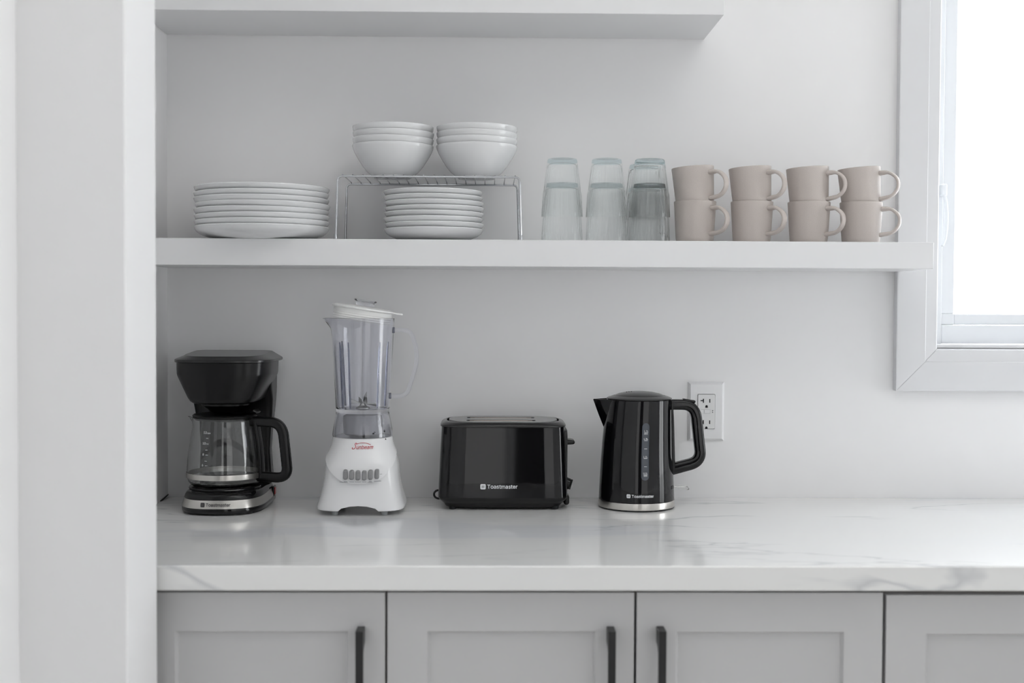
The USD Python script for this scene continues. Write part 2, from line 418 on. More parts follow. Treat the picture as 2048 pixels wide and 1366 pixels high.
# ================================================================== joinery
ZT = 0.91                                   # top of the worktop
ct = obj('countertop', cbox(XL + .0005, 1.335, -.648, -.0005, ZT - .0361, ZT, .0018), 'quartz', smooth=False)
tag(ct, 'long white quartz worktop with faint grey veins, the appliances standing on it', 'countertop')
S2 = .1996
sh = cat(cbox(XL + .0005, .7898, -S2, -.0005, 1.352, 1.3995, .0008), cbox(.7898 - .002, .7962, -S2, -.0192, 1.352, 1.3995, .0008))
sh = unman(man(cbox(XL + .0005, .7962, -S2, -.0005, 1.352, 1.3995, .0009)) - man(bx(.7899, .80, -.0190, .01, 1.3, 1.45)))
tag(obj('floating_shelf', sh, 'shelf', smooth=False), 'thick white floating shelf holding the plates, glasses and mugs', 'shelf')
tag(obj('floating_shelf', cbox(XL + .0005, .4147, -.2082, -.0005, 1.7978, 1.846, .0009), 'shelf', smooth=False), 'empty white floating shelf along the top edge, its underside in view', 'shelf')

DF, DT, DB = -.625, .8662, .12              # door front, top, bottom


def handle(parent, x0, x1, zt):
    y0, y1 = DF + .0002, DF - .0318
    prof = Polygon([(y0, zt), (y1, zt), (y1, zt - .165), (y0, zt - .165), (y0, zt - .143), (y1 + .017, zt - .139), (y1 + .0095, zt - .132), (y1 + .0095, zt - .033), (y1 + .017, zt - .026), (y0, zt - .022)])
    m = mv(extr(prof, x1 - x0, 'x'), x0)
    obj('handle', m, 'black_metal', parent, smooth=False, label='black bar pull')


def door(cab, x0, x1, px0, px1, pz, top, hx=None):
    zf, zb = DF, DF + .02
    fr = Polygon([(x0, DB), (x1, DB), (x1, top), (x0, top)], [[(px0, DB + .07), (px1, DB + .07), (px1, pz), (px0, pz)]])
    m = mv(extr(fr, .0195, 'y'), 0, zf, 0)
    # shallow bevel from the frame down to the recessed panel
    q = .0035
    o = [(px0, DB + .07), (px1, DB + .07), (px1, pz), (px0, pz)]; i = [(px0 + q, DB + .07 + q), (px1 - q, DB + .07 + q), (px1 - q, pz - q), (px0 + q, pz - q)]
    v = [(a, zf + .0003, b) for a, b in o] + [(a, zf + .0075, b) for a, b in i] + [(a, zf + .0075, b) for a, b in i]
    f = []
    for k in range(4):
        j = (k + 1) % 4; f += [(k, j, 4 + j), (k, 4 + j, 4 + k)]
    f += [(8, 9, 10), (8, 10, 11)]
    d = obj('door', cat(m, tri(v, f)), 'cabinet', cab, smooth=False)
    if hx:
        handle(d, hx, hx + .0107, .8172)
    return d


def cabinet(label, x0, x1, doors, shade='carcass'):
    c = thing('base_cabinet', label, 'cabinet', group='base cabinets under the worktop')
    t, zb = .018, .10
    obj('carcass', cat(bx(x0, x0 + t, -.6035, -.012, zb, .8735), bx(x1 - t, x1, -.6035, -.012, zb, .8735), bx(x0 + t, x1 - t, -.6035, -.012, zb, zb + t), bx(x0 + t, x1 - t, -.6035, -.012, .8735 - t, .8735), bx(x0 + t, x1 - t, -.03, -.012, zb + t, .8735 - t)), 'carcass', c, smooth=False)
    obj('plinth', bx(x0, x1, -.55, -.53, 0, zb), 'cabinet', c, smooth=False)
    for a in doors:
        door(c, *a)
    return c


cabinet('pale grey shaker cabinet at the left, one door with its handle on the right', -.51, -.1459, [(-.5070, -.1477, -.4513, -.2010, .8097, DT, -.1872)])
cabinet('pale grey shaker cabinet with two doors whose handles meet in the middle', -.1459, .5807, [(-.1440, .2142, -.0863, .1578, .8097, DT, .1741), (.2182, .5780, .2756, .5215, .8089, DT, .2466)])
cabinet('pale grey shaker cabinet cut off by the right edge, its door set slightly lower', .5807, 1.30, [(.5835, .9385, .6424, .8800, .8059, .8630, .9035), (.9415, 1.2975, .9990, 1.2385, .8059, .8630, .9505)])
tag(obj('filler_panel', bx(XL + .0005, -.5105, -.6035, -.012, 0, .8735), 'cabinet', smooth=False), kind='structure')
# end panel that closes the run of cabinets
tag(obj('end_panel', bx(1.3005, 1.318, -.6255, -.012, 0, .8735), 'cabinet', smooth=False), kind='structure')

# ================================================================== wall outlet
o = thing('wall_outlet', 'white double wall outlet with reset buttons, partly behind the kettle handle', 'outlet', (.4245, 0, 1.0788))
pw, ph = .0352, .0573
pts = []
for w, h, y in ((pw, ph, -.0004), (pw, ph, -.0020), (pw - .0045, ph - .0045, -.0062)):
    pts.append([(w, y, h), (-w, y, h), (-w, y, -h), (w, y, -h)])
plate = man(hull(np.vstack(pts)))
plate = plate - man(mv(extr(rrect(.0346, .0680, .0025), .03, 'y'), 0, -.02, 0))
obj('cover_plate', unman(plate), 'outlet', o, smooth=25)
rec = man(mv(extr(rrect(.0330, .0662, .002), .0085, 'y'), 0, -.0082, 0))
holes = []
for zc in (.0205, -.0210):
    holes += [mv(extr(Polygon([(-.0072, zc + .0046), (-.0049, zc + .0046), (-.0049, zc - .0036), (-.0072, zc - .0036), (-.0072, zc - .0004), (-.0118, zc - .0004), (-.0118, zc + .0018), (-.0072, zc + .0018)]), .004, 'y'), 0, -.0085, 0),
              mv(extr(Polygon([(.0052, zc + .004), (.0074, zc + .004), (.0074, zc - .0032), (.0052, zc - .0032)]), .004, 'y'), 0, -.0085, 0),
              mv(extr(Polygon([(-.0024, zc - .0130)] + [(.0026 * math.cos(t), zc - .0108 + .0030 * math.sin(t)) for t in np.linspace(-.3, math.pi + .3, 12)][::1] + [(-.0024, zc - .0130)]).buffer(0).union(sbox(-.0026, zc - .0130, .0026, zc - .0108)), .004, 'y'), 0, -.0085, 0)]
for h in holes:
    rec = rec - man(h)
rec = rec - man(mv(extr(sbox(-.0158, -.0040, .0072, .0044), .003, 'y'), 0, -.0085, 0))
rp = obj('receptacle', unman(rec), 'outlet_face', o, smooth=False)
dark = []
for h in holes:
    q = h.copy(); q.vertices[:, 1] = np.where(q.vertices[:, 1] < -.0065, -.0062, -.0047); dark.append(q)
for h in dark:
    obj('slot', h, 'gap', rp, smooth=False)
obj('reset_button', cbox(-.0155, -.0052, -.0090, -.0058, -.0037, .0041, .0005), 'outlet', rp, smooth=False)
obj('reset_button', cbox(-.0047, .0069, -.0090, -.0058, -.0037, .0041, .0005), 'outlet', rp, smooth=False)
for z in (.0020, -.0012):
    obj('indicator_lamp', mv(bx(-.0008, .0008, -.0006, .0006, -.0008, .0008), .0118, -.0084, z), 'gap', rp, smooth=False)
for z in (.0472, -.0472):
    s = rot2(lathe([(0, -.0012), (.0031, -.0012), (.0031, 0), (.0024, .0009), (0, .0011)], 24), math.pi / 2, axis=(1, 0, 0))
    s = unman(man(mv(s, 0, -.0062, z)) - man(bx(-.0004, .0004, -.009, -.0066, z - .004, z + .004)))
    obj('screw', s, 'screw', o)

# ================================================================== dishes on the shelf
ZS = 1.3995


def plate_mesh(R, H):
    """deep-edged coupe plate: flat foot, sides that turn up steeply to a rounded rim"""
    return lathe([(0, .0020), (R - .050, .0020), (R - .0485, 0), (R - .0435, 0), (R - .0400, .0012), (R - .0250, .0040), (R - .0110, .0095), (R - .0045, .0145), (R - .0015, .0190), (R, H - .0018),
                  (R - .0003, H - .0006), (R - .0013, H), (R - .0024, H - .0006), (R - .0034, H - .0040), (R - .0060, H - .0078), (R - .0130, .0128), (R - .0280, .0092), (R - .045, .0086), (0, .0084)], 96)


ORD = ['bottom', 'second from the bottom', 'third from the bottom', 'fourth from the bottom', 'fifth from the bottom', 'third from the top', 'second from the top', 'topmost']
rng = random.Random(11)
proto = None
for k in range(8):
    lab = f'large white dinner plate, {ORD[k]} of the stack left of the rack'
    loc = (-.4135 + rng.uniform(-.0013, .0013), -.1245 + rng.uniform(-.0008, .0006), ZS + .0101 * k)
    rot = (0, rng.uniform(-.25, .45), rng.uniform(0, 90))
    if k == 0: rot = (0, 0, 0)
    if proto is None:
        proto = thing('dinner_plate', lab, 'plate', loc, rot, 'dinner plates stacked on the shelf')
        obj('dish', plate_mesh(.1218, .0246), 'ceramic', proto)
    else:
        dup(proto, loc, rot, lab)
proto = None
for k in range(8):
    lab = f'small white side plate, {ORD[k]} of the stack under the rack'
    loc = (-.1010 + rng.uniform(-.0013, .0013), -.112 + rng.uniform(-.001, .001), ZS + .0098 * k)
    rot = (0, rng.uniform(-.25, .35), rng.uniform(0, 90))
    if k == 0: rot = (0, 0, 0)
    if proto is None:
        proto = thing('side_plate', lab, 'plate', loc, rot, 'side plates stacked under the wire rack')
        obj('dish', plate_mesh(.0916, .0232), 'ceramic', proto)
    else:
        dup(proto, loc, rot, lab)

# ---- wire rack
rk = thing('wire_rack', 'chrome wire shelf rack carrying the bowls above the side plates', 'rack', (-.1065, -.12, ZS))
rz = .1114
for y in (-.075, .075):
    dx = .0 if y < 0 else -.0005
    pts = fillet([(-.1645, y, .0), (-.1612 + dx, y, rz), (.1612 + dx, y, rz), (.1645, y, .0)], .009, 6)
    obj('frame_leg' if False else 'frame', sweep(pts, .0019, sides=10, binormal=(0, 1, 0)), 'chrome', rk)
for k in range(18):
    x = -.1530 + k * (.3066 / 17)
    obj('wire', sweep(fillet([(x, -.0772, rz + .0014), (x, -.0752, rz + .0029), (x, .0752, rz + .0029), (x, .0772, rz + .0014)], .0015, 3), .0010, sides=6), 'chrome', rk)
for x in (-.1645, .1645):
    for y in (-.075, .075):
        obj('leg_tip', mv(lathe([(0, 0), (.0026, 0), (.0028, .0012), (.0027, .008), (.0021, .009), (0, .009)], 14), x * .999, y, 0), 'chrome', rk)

# ---- bowls
bp = [(0, .0018), (.0300, .0018), (.0310, 0), (.0338, 0), (.0348, .0035), (.0400, .0052), (.0480, .0120), (.0560, .0220), (.0640, .0345), (.0700, .0450), (.0735, .0535), (.0743, .0575), (.0741, .0590), (.0730, .0592),
      (.0723, .0575), (.0713, .0540), (.0676, .0455), (.0616, .0355), (.0536, .0235), (.0452, .0136), (.0360, .0078), (.0250, .0062), (0, .0058)]
ZB = ZS + rz + .0040
proto = None
BO = ['bottom', 'second from the bottom', 'second from the top', 'topmost']
tilts = {0: [1.3, .9, .5, .2], 1: [.7, .8, .9, .6]}
for s, (x, side) in enumerate(((-.1757, 'left'), (-.0222, 'right'))):
    for k in range(4):
        lab = f'white cereal bowl, {BO[k]} in the {side} stack on the wire rack'
        loc = (x + rng.uniform(-.0005, .0005), -.1195, ZB + .0112 * k + (.0005 if k else 0))
        rot = (0, tilts[s][k] if k else 0.4, rng.uniform(0, 90))
        if proto is None:
            proto = thing('bowl', lab, 'bowl', loc, rot, 'bowls stacked on the wire rack')
            obj('dish', lathe(bp, 96), 'ceramic', proto)
        else:
            dup(proto, loc, rot, lab)

# ---- tumblers, upside down in pairs
GH, NF = .1052, 28


def flute(v, a, r, z):
    if r > .02:
        # ribs between rim and base, fading out at both ends
        w = min(1, max(0, (z - .010) / .008)) * min(1, max(0, (.094 - z) / .006))
        k = 1 + w * .026 * (np.abs(np.cos(a * NF / 2)) - .5)
        v = v.copy(); v[:, :2] *= k[:, None]
    return v


def tumbler():
    # local z = 0 at the rim (the glass stands upside down), the thick base on top
    out = [(.0371, 0.0), (.0376, .0010), (.0371, .010), (.0366, .018), (.0361, .030), (.0355, .040), (.0349, .0432), (.0338, .0455), (.0331, .055), (.0316, .066), (.0301, .078), (.0288, .088), (.0279, .096), (.0271, .1010), (.0262, .1040), (.0245, GH)]
    foot = [(.0150, GH - .0006), (0, GH - .0014)]
    ins = [(0, .0965), (.016, .0968), (.0222, .0955), (.0246, .0925), (.0258, .086), (.0271, .077), (.0290, .064), (.0306, .052), (.0316, .044), (.0329, .030), (.0338, .018), (.0346, .006), (.0350, .0012), (.0361, 0.0)]
    n = NF * 6
    m = lathe(out + foot + ins + [out[0]], n, lambda v, a, r, z: flute(v, a, r, z))
    return m


tm, protos = tumbler(), {}
for x, y, which in ((.1334, -.148, 'first'), (.2142, -.148, 'second'), (.2925, -.148, 'third'), (.2922, -.064, 'rear')):
    for k in range(2):
        pos = {'first': 'in the pair beside the wire rack', 'second': 'in the middle pair of glasses', 'third': 'in the front pair beside the first mugs', 'rear': 'in the pair half hidden behind the others'}[which]
        lab = ('lower clear ribbed tumbler, upside down, ' if k == 0 else 'upper clear ribbed tumbler, upside down, ') + pos
        loc = (x, y, ZS + .0002 + .0445 * k); rot = (0, 0, rng.uniform(0, 12)); mat = 'tumbler_rear' if which == 'rear' else 'tumbler'
        if mat not in protos:
            protos[mat] = thing('tumbler', lab, 'glass', loc, rot, 'upturned glasses on the shelf')
            obj('bowl', tm, mat, protos[mat], smooth=40)
            obj('base', lathe([(0, .0975), (.0240, .0975), (.0256, .0990), (.0252, .1022), (.0235, .1034), (0, .1032)], 64), 'glass_base', protos[mat])
        else:
            dup(protos[mat], loc, rot, lab)

# ---- mugs
mp = [(0, .0022), (.0275, .0022), (.0283, 0), (.0303, 0), (.0322, .0012), (.0338, .0042), (.0348, .0100), (.0358, .0250), (.0372, .0500), (.0384, .0700), (.0388, .0766), (.0385, .0780), (.0376, .0784), (.0366, .0780),
      (.0366, .0766), (.0358, .0600), (.0343, .0350), (.0330, .0130), (.0318, .0075), (.0285, .0052), (0, .0048)]
mp = [(r, z * .982) for r, z in mp]
mug = None
# handle as a flat band bent to a D, thick root above, thin root below
t = np.linspace(0, 1, 40)
hp = fillet([(.0355, 0, .0635), (.0545, 0, .0645), (.0700, 0, .0510), (.0700, 0, .0330), (.0580, 0, .0195), (.0338, 0, .0162)], [.020, .016, .016, .018], 8)
mugs = [(.3812, 33, -.114), (.4865, 36, -.115), (.5925, 33, -.115), (.6895, 19, -.115)]
names = ['beside the tumblers', 'second along from the tumblers', 'third along from the tumblers', 'nearest the window']
for i, (x, ang, y) in enumerate(mugs):
    for k in range(2):
        a = -(ang + 10) + (0, 3, 8, -3)[i] * k
        lab = ('lower taupe mug standing on the shelf, in the pair ' if k == 0 else 'upper taupe mug, leaning to the left, in the pair ') + names[i]
        if k == 0:
            loc, rot = (x, y, ZS), (0, 0, a)
        else:
            loc, rot = (x + (.0006, .0009, .0010, .0008)[i], y, ZS + .0632), (0, -(4.2, 4.0, 3.6, 4.4)[i], 0)
        if mug is None:
            mug = thing('mug', lab, 'mug', loc, rot, 'taupe mugs stacked in pairs on the shelf')
            # the handle turns with the body: build it pointing to +x
            obj('cup', lathe(mp, 96), 'mug', mug)
            obj('handle', sweep(hp, np.interp(np.linspace(0, 1, len(hp)), [0, .12, .5, .9, 1], [.0046, .0031, .0027, .0030, .0040]), np.interp(np.linspace(0, 1, len(hp)), [0, .15, .8, 1], [.0078, .0070, .0066, .0074]), binormal=(0, 1, 0), sides=16, n=2.6), 'mug', mug)
        elif k == 0:
            dup(mug, loc, rot, lab)
        else:
            # tilt about y after turning the handle: rotateXYZ applies x, y, z in turn, so compose the angles
            R = trimesh.transformations.rotation_matrix(math.radians(rot[1]), (0, 1, 0)) @ trimesh.transformations.rotation_matrix(math.radians(a), (0, 0, 1))
            e = trimesh.transformations.euler_from_matrix(R, 'sxyz')
            dup(mug, loc, tuple(math.degrees(q) for q in e), lab)

# ================================================================== lettering of the appliances
def toast_logo(height, bold=True):
    """a rounded square with three upright bars, and the word"""
    s = height * 1.42
    ic = rrect(s, s, s * .2)
    for dx in (-.18, 0, .18):
        ic = ic.difference(rrect(s * .085, s * .5, s * .03, dx * s, 0))
    icon = trimesh.creation.extrude_polygon(ic, .0004, engine='earcut')
    word = text('Toastmaster', height, bold, center=False)
    word.apply_translation([s * .5 + height * .42 - word.bounds[0][0], 0, 0])
    m = cat(mv(icon, 0, height * .47, 0), word)
    b = m.bounds; m.apply_translation([-(b[0][0] + b[1][0]) / 2, -height * .47, 0])
    return m


# ================================================================== coffee maker
cmx, cmy = -.478, -.11
cm = thing('coffee_maker', 'black drip coffee maker with a steel band, in the left corner of the worktop', 'coffee maker', (cmx, cmy, ZT))


def bow(w, f, b, z, n=2.7, yc=-.02, N=40, rb=.018):
    """outline with a bowed front at y = f, square back at y = b"""
    a = np.linspace(math.pi, 2 * math.pi, N)
    c, s = np.cos(a), np.sin(a)
    fr = np.stack([w * np.sign(c) * np.abs(c) ** (2 / n), yc + (yc - f) * np.sign(s) * np.abs(s) ** (2 / n)], 1)
    q = np.linspace(0, math.pi / 2, 6)
    r = [(w - rb + rb * math.cos(t), b - rb + rb * math.sin(t)) for t in q]
    l = [(-w + rb - rb * math.sin(t), b - rb + rb * math.cos(t)) for t in q]
    p = np.vstack([fr, r, l])
    return np.column_stack([p, np.full(len(p), z)])


def bow_y(x, w, f, n=2.7, yc=-.02):
    return yc + (f - yc) * np.maximum(1e-6, 1 - np.abs(x / w) ** n) ** (1 / n)


# base: plinth, band, deck
obj('base', loft([bow(.0700, -.1120, .082, .0012), bow(.0742, -.1165, .085, .0032), bow(.0750, -.1175, .086, .0075), bow(.0742, -.1168, .0855, .0122), bow(.0705, -.1130, .083, .0268), bow(.0690, -.1115, .082, .0325), bow(.0660, -.108, .080, .0365), bow(.0600, -.101, .076, .0395)]), 'gloss', cm)
bd = loft([bow(.0747, -.1173, .060, .0123), bow(.0749, -.1176, .060, .0130), bow(.0714, -.1140, .058, .0261), bow(.0710, -.1136, .058, .0267)])
obj('steel_band', bd, 'steel', cm, label='brushed steel band around the base')
wp = lathe([(0, .0380), (.0640, .0380), (.0650, .0400), (.0640, .0418), (.0600, .0428), (.0585, .0424), (0, .0424)], 72)
obj('warming_plate', mv(wp, -.0018, -.025, 0), 'gloss', cm)
# logo on the band
def cm_band(x, y):
    z = .0195 + y; t = (z - .013) / (.0261 - .013)
    w, f = .0749 + t * (.0714 - .0749), -.1176 + t * .0036
    Y = bow_y(x, w, f)
    P = np.stack([x, Y - .0001, z], 1); N = np.tile([0, -1.0, 0], (len(x), 1)); return P, N
lg = onto(mv(toast_logo(.0053), -.0005, 0, 0), cm_band); lg.fix_normals()
obj('logo', lg, 'dark_ink', cm, smooth=False)
# rear tower with hollow flanks
tw = []
for z, w, yf, yb in ((.036, .0700, .0475, .0835), (.040, .0710, .0475, .0835), (.060, .0690, .0475, .083), (.100, .0665, .0475, .082), (.140, .0690, .0465, .082), (.170, .0725, .040, .083), (.195, .0750, .030, .084), (.215, .0765, .010, .085), (.268, .0775, -.02, .086)):
    tw.append(supe(w, (yb - yf) / 2, 9, z, 64, 0, (yb + yf) / 2))
obj('tower', loft(tw), 'satin', cm)
# brew head: bowed front, the sides drawn in towards the bottom
hd = []
for z, w, f, b in ((.1935, .0480, -.078, .03), (.1950, .0560, -.0870, .04), (.1985, .0605, -.0905, .05), (.2050, .0650, -.0920, .05), (.2250, .0748, -.0940, .05), (.2430, .0835, -.0950, .055), (.2480, .0848, -.0952, .055), (.2700, .0856, -.0955, .055)):
    hd.append(bow(w, f, b, z, n=3.9, yc=.0))
obj('brew_head', loft(hd), 'satin', cm)
obj('brew_basket', mv(lathe([(0, .1765), (.026, .1765), (.032, .1820), (.043, .1890), (.044, .1960), (0, .1960)], 48), -.0018, -.020, 0), 'satin', cm)
ld = []
for z, w, f, b in ((.2680, .0872, -.0985, .078), (.2692, .0892, -.1000, .079), (.2728, .0892, -.1000, .079), (.2740, .0880, -.0990, .078), (.2812, .0745, -.0885, .066), (.2832, .0715, -.0860, .064), (.2836, .0680, -.0830, .061)):
    r = bow(w, f, b, z, n=3.6, yc=.0)
    if z > .28: r[:, 2] += .045 * r[:, 1]
    ld.append(r)
obj('lid', loft(ld), 'sheen', cm)
sw_ = obj('power_switch', mv(rbox(-.002, .002, -.0105, .0105, -.0095, .0095, .0019), .0735, .058, .0200), 'gloss', cm)
obj('rocker', mv(rbox(-.0015, .0018, -.0075, .0075, -.0068, .0068, .0014), .0748, .058, .0200), 'red_lamp', sw_, label='red switch lamp')
for x in (-.055, .055):
    for y in (-.075, .06):
        obj('foot', mv(lathe([(0, 0), (.006, 0), (.006, .004), (0, .004)], 16), x, y, 0), 'matte', cm)

# ---- glass carafe
zc0 = .0432
cf = thing('coffee_carafe', 'glass coffee carafe with a black handle on the warming plate', 'carafe', (-.4798, -.135, ZT + zc0))


def lip(v, a, r, z):
    if z > .110 and r > .03:
        t = (z - .110) / .014
        d = np.exp(-((np.angle(np.exp(1j * (a - math.pi * 1.02)))) / .17) ** 2)
        v = v.copy(); v[:, :2] *= (1 + .17 * t ** 1.6 * d)[:, None]; v[:, 2] += .002 * t * d
    return v


jo = [(0, .0006), (.048, .0006), (.056, .0002), (.0615, .0030), (.0660, .0090), (.0681, .0190), (.0682, .0290), (.0672, .0450), (.0645, .0680), (.0612, .0900), (.0582, .1080), (.0570, .1160), (.0573, .1215), (.0578, .1235)]
ji = [(.0560, .1238), (.0552, .1215), (.0548, .1160), (.0560, .1080), (.0590, .0900), (.0624, .0680), (.0650, .0450), (.0660, .0290), (.0659, .0190), (.0640, .0105), (.0600, .0055), (.0540, .0032), (0, .0032)]
obj('jar', lathe(jo + ji, 96, lip), 'glass', cf, smooth=40)
obj('steel_band', lathe([(.0683, .0150), (.0692, .0152), (.0694, .0165), (.0694, .0235), (.0692, .0248), (.0683, .0250), (.0683, .0150)], 96), 'steel', cf, label='thin steel band around the glass')
obj('lid', lathe([(0, .1190), (.050, .1190), (.0535, .1200), (.0538, .1230), (.0575, .1245), (.0580, .1275), (.0560, .1295), (.0300, .1305), (0, .1305)], 72), 'satin', cf)
ha = math.radians(-13); hx, hy = math.cos(ha), math.sin(ha)
P = lambda r, z: (r * hx, r * hy, z - zc0)
hp2 = fillet([P(.0655, .062), P(.0700, .0640), P(.1135, .0600), P(.1152, .0740), P(.1040, .1560), P(.0940, .1605), P(.0560, .1590)], [.004, .026, .020, .030, .016], 8)
hp2 = fillet([P(.0640, .0600), P(.1225, .0590), P(.1110, .1600), P(.0500, .1600)], [.022, .026], 10)
h_ = obj('handle', sweep(hp2, .0092, .0085, binormal=(-hy, hx, 0), sides=20, n=2.8), 'satin', cf)
br = np.array([P(.0606, .1600), P(.0640, .1420), P(.0675, .1200), P(.0702, .0950), P(.0712, .0750), P(.0708, .0580)])
obj('bracket', sweep(br, .0040, .0090, binormal=(-hy, hx, 0), sides=14, n=3), 'satin', h_)
# hinged thumb piece of the lid
obj('thumb_lever', sweep(np.array([P(.020, .1745), P(.035, .1765), P(.0600, .1800), P(.0650, .1770)]), np.array([.0020, .0026, .0030, .0022]), np.array([.012, .013, .012, .010]), binormal=(-hy, hx, 0), sides=12, n=3), 'satin', cf)


def cf_wrap(a0):
    R = [(z, r) for r, z in jo[4:]]
    def f(x, y):
        rr = np.interp(y, [q[0] for q in R], [q[1] for q in R]) + .0003
        a = a0 + x / .062
        N = np.stack([np.cos(a), np.sin(a), 0 * a], 1); return np.column_stack([N[:, :2] * rr[:, None], y]), N
    return f


fr_ = -math.pi / 2 - .34
mk = [mv(text('12', .0042, center=True), -.0045, .0985, 0), mv(text('cups', .0026), .0030, .0985, 0)]
for zz, s in ((.0795, '10'), (.0600, '8'), (.0412, '6')):
    mk += [mv(text(s, .0040), -.0045, zz, 0), mv(trimesh.creation.box([.0045, .0007, .0004]), .0022, zz + .0012, .0002)]
for zz in (.0905, .0700, .0505):
    mk.append(mv(trimesh.creation.box([.0042, .0007, .0004]), .0010, zz, .0002))
obj('scale_print', onto(cat(*mk), cf_wrap(fr_)), 'white_ink', cf, smooth=False)

# ================================================================== blender
blx, bly = -.2273, -.150
bl = thing('blender', 'white countertop blender with a clear jug and a lid set askew', 'blender', (blx, bly, ZT))
skirt = [(.0085, .0765, .0765, 4.2), (.0095, .0785, .0785, 4.2), (.0140, .0786, .0786, 4.2), (.0310, .0732, .0740, 3.9), (.0500, .0690, .0705, 3.6), (.0640, .0670, .0682, 3.4), (.0850, .0655, .0660, 3.0), (.1000, .0620, .0620, 2.6)]
sk = man(loft([supe(w, d, n, z, 120) for z, w, d, n in skirt]))
# low arches under the front and the sides of the skirt
arch = lambda ax: (extr(Polygon([(-.042, 0), (-.030, .0105), (-.015, .0140), (0, .0150), (.015, .0140), (.030, .0105), (.042, 0)]), .3, ax))
sk = sk - man(mv(arch('y'), 0, -.15, .0035))
apron = [(.0440, .0660, .0735, 2.7), (.0520, .0680, .0748, 2.7), (.0640, .0712, .0758, 2.7), (.0760, .0728, .0745, 2.65), (.0860, .0724, .0722, 2.6), (.0950, .0696, .0692, 2.5), (.1040, .0640, .0640, 2.4), (.1120, .0598, .0598, 2.3), (.1200, .0565, .0565, 2.2), (.1280, .0548, .0548, 2.1), (.1330, .0542, .0542, 2.0), (.1345, .0530, .0530, 2.0)]
ap = man(loft([supe(w, d, n, z, 120) for z, w, d, n in apron]))
# the apron ends below in a U: keep what lies above a slanted, hollow surface
xs = np.linspace(-.09, .09, 41)
cut = []
for x in xs:
    cut.append(x)
ys = np.linspace(-.09, .09, 31)
def usurf(x, y):
    return .0560 + .034 * np.clip(np.abs(x) / .0705, 0, 1.2) ** 2.6 + .030 * np.clip((y + .078) / .08, 0, 2)
gx, gy = np.meshgrid(xs, ys, indexing='ij')
top = np.stack([gx, gy, usurf(gx, gy)], -1).reshape(-1, 3); bot = top.copy(); bot[:, 2] = 0
nx, ny = len(xs), len(ys); F = []
idx = lambda i, j: i * ny + j
for i in range(nx - 1):
    for j in range(ny - 1):
        a, b, c, d = idx(i, j), idx(i + 1, j), idx(i + 1, j + 1), idx(i, j + 1)
        F += [(a, b, c), (a, c, d)]
        a, b, c, d = [q + nx * ny for q in (a, b, c, d)]
        F += [(a, c, b), (a, d, c)]
def wall(seq):
    for p, q in zip(seq[:-1], seq[1:]):
        F.extend([(p, p + nx * ny, q + nx * ny), (p, q + nx * ny, q)])
wall([idx(i, 0) for i in range(nx)]); wall([idx(nx - 1, j) for j in range(ny)]); wall([idx(i, ny - 1) for i in range(nx)][::-1]); wall([idx(0, j) for j in range(ny)][::-1])
cm_ = tri(np.vstack([top, bot]), F); cm_.fix_normals()
ap = ap - man(cm_)
obj('motor_base', unman(sk + ap), 'white_plastic', bl, smooth=32)
for x in (-.0442, .0442):
    for y in (-.056, .056):
        obj('foot', mv(lathe([(0, 0), (.0056, 0), (.0060, .0006), (.0062, .0150), (0, .0150)], 24), x, y, 0), 'gray_rubber', bl)


def bl_surf(off=.0002, z0=0.0):
    zz = np.array([a[0] for a in apron]); ww = np.array([a[1] for a in apron]); dd = np.array([a[2] for a in apron]); nn = np.array([a[3] for a in apron])
    def f(x, y):
        z = z0 + y; w, d, n = np.interp(z, zz, ww), np.interp(z, zz, dd), np.interp(z, zz, nn)
        Y = -d * np.maximum(1e-6, 1 - np.abs(x / w) ** n) ** (1 / n)
        return np.stack([x, Y - off, z], 1), np.tile([0, -1.0, 0], (len(x), 1))
    return f


# brand script: slanted letters under an arc
def stroke(pts, r):
    from shapely.geometry import LineString
    return trimesh.creation.extrude_polygon(LineString(pts).buffer(r, quad_segs=4), .0004, engine='earcut')


S_ = [(.0068, .0092), (.0074, .0106), (.0066, .0118), (.0050, .0118), (.0038, .0106), (.0036, .0090), (.0044, .0074), (.0051, .0058), (.0050, .0038), (.0038, .0018), (.0018, .0004), (-.0004, -.0002), (-.0020, .0006), (-.0022, .0020), (-.0012, .0028)]
word = text('unbeam', .0078, False, center=False, shear=.32); word.vertices[:, 0] *= .86
word.apply_translation([.0066 - word.bounds[0][0], 0, 0])
arc = [(.0086 + .0270 * t, .0096 + .0036 * math.sin(math.pi * (t * .93 + .07)) - .0012 * t) for t in np.linspace(0, 1, 16)]
script = cat(stroke(S_, .00058), word, stroke(arc, .00042))
b = script.bounds; script.apply_translation([-(b[0][0] + b[1][0]) / 2, -.0035, 0])
script.vertices[:, :2] *= .86
obj('logo', onto(mv(script, .0052, .1200, 0), bl_surf()), 'red_ink', bl, smooth=False, label='red script lettering')
# buttons and their small print
f = bl_surf(0)
for k in range(6):
    x = .0048 + (k - 2.5) * .01100; z = .0738 + (.0004, 0, -.0008, -.0008, .0002, .0012)[k]
    y = float(f(np.array([x]), np.array([z]))[0][0][1])
    b1 = hull(np.vstack([mv(trimesh.creation.icosphere(2, .0026), x + dx, y + dy, z + dz).vertices for dx in (-.0012, .0012) for dy, dz in ((.002, .0058), (-.0022, .0052), (.002, -.0062), (-.0052, -.0062))]))
    bt = obj('button', b1, 'gray_button', bl)
sm = [mv(trimesh.creation.box([w, .0006, .0004]), -.0048 * -1 + (k - 2.5) * .01100 + dx, z + .0083, .0002) for k, w, dx, z in ((0, .0150, -.0035, .0518), (0, .006, 0, .0528), (1, .0080, 0, .0526), (2, .0105, 0, .0526), (3, .0075, 0, .0526), (4, .0058, 0, .0530), (4, .0085, -.001, .0517), (5, .0125, .001, .0536), (5, .0042, .0068, .0658))]
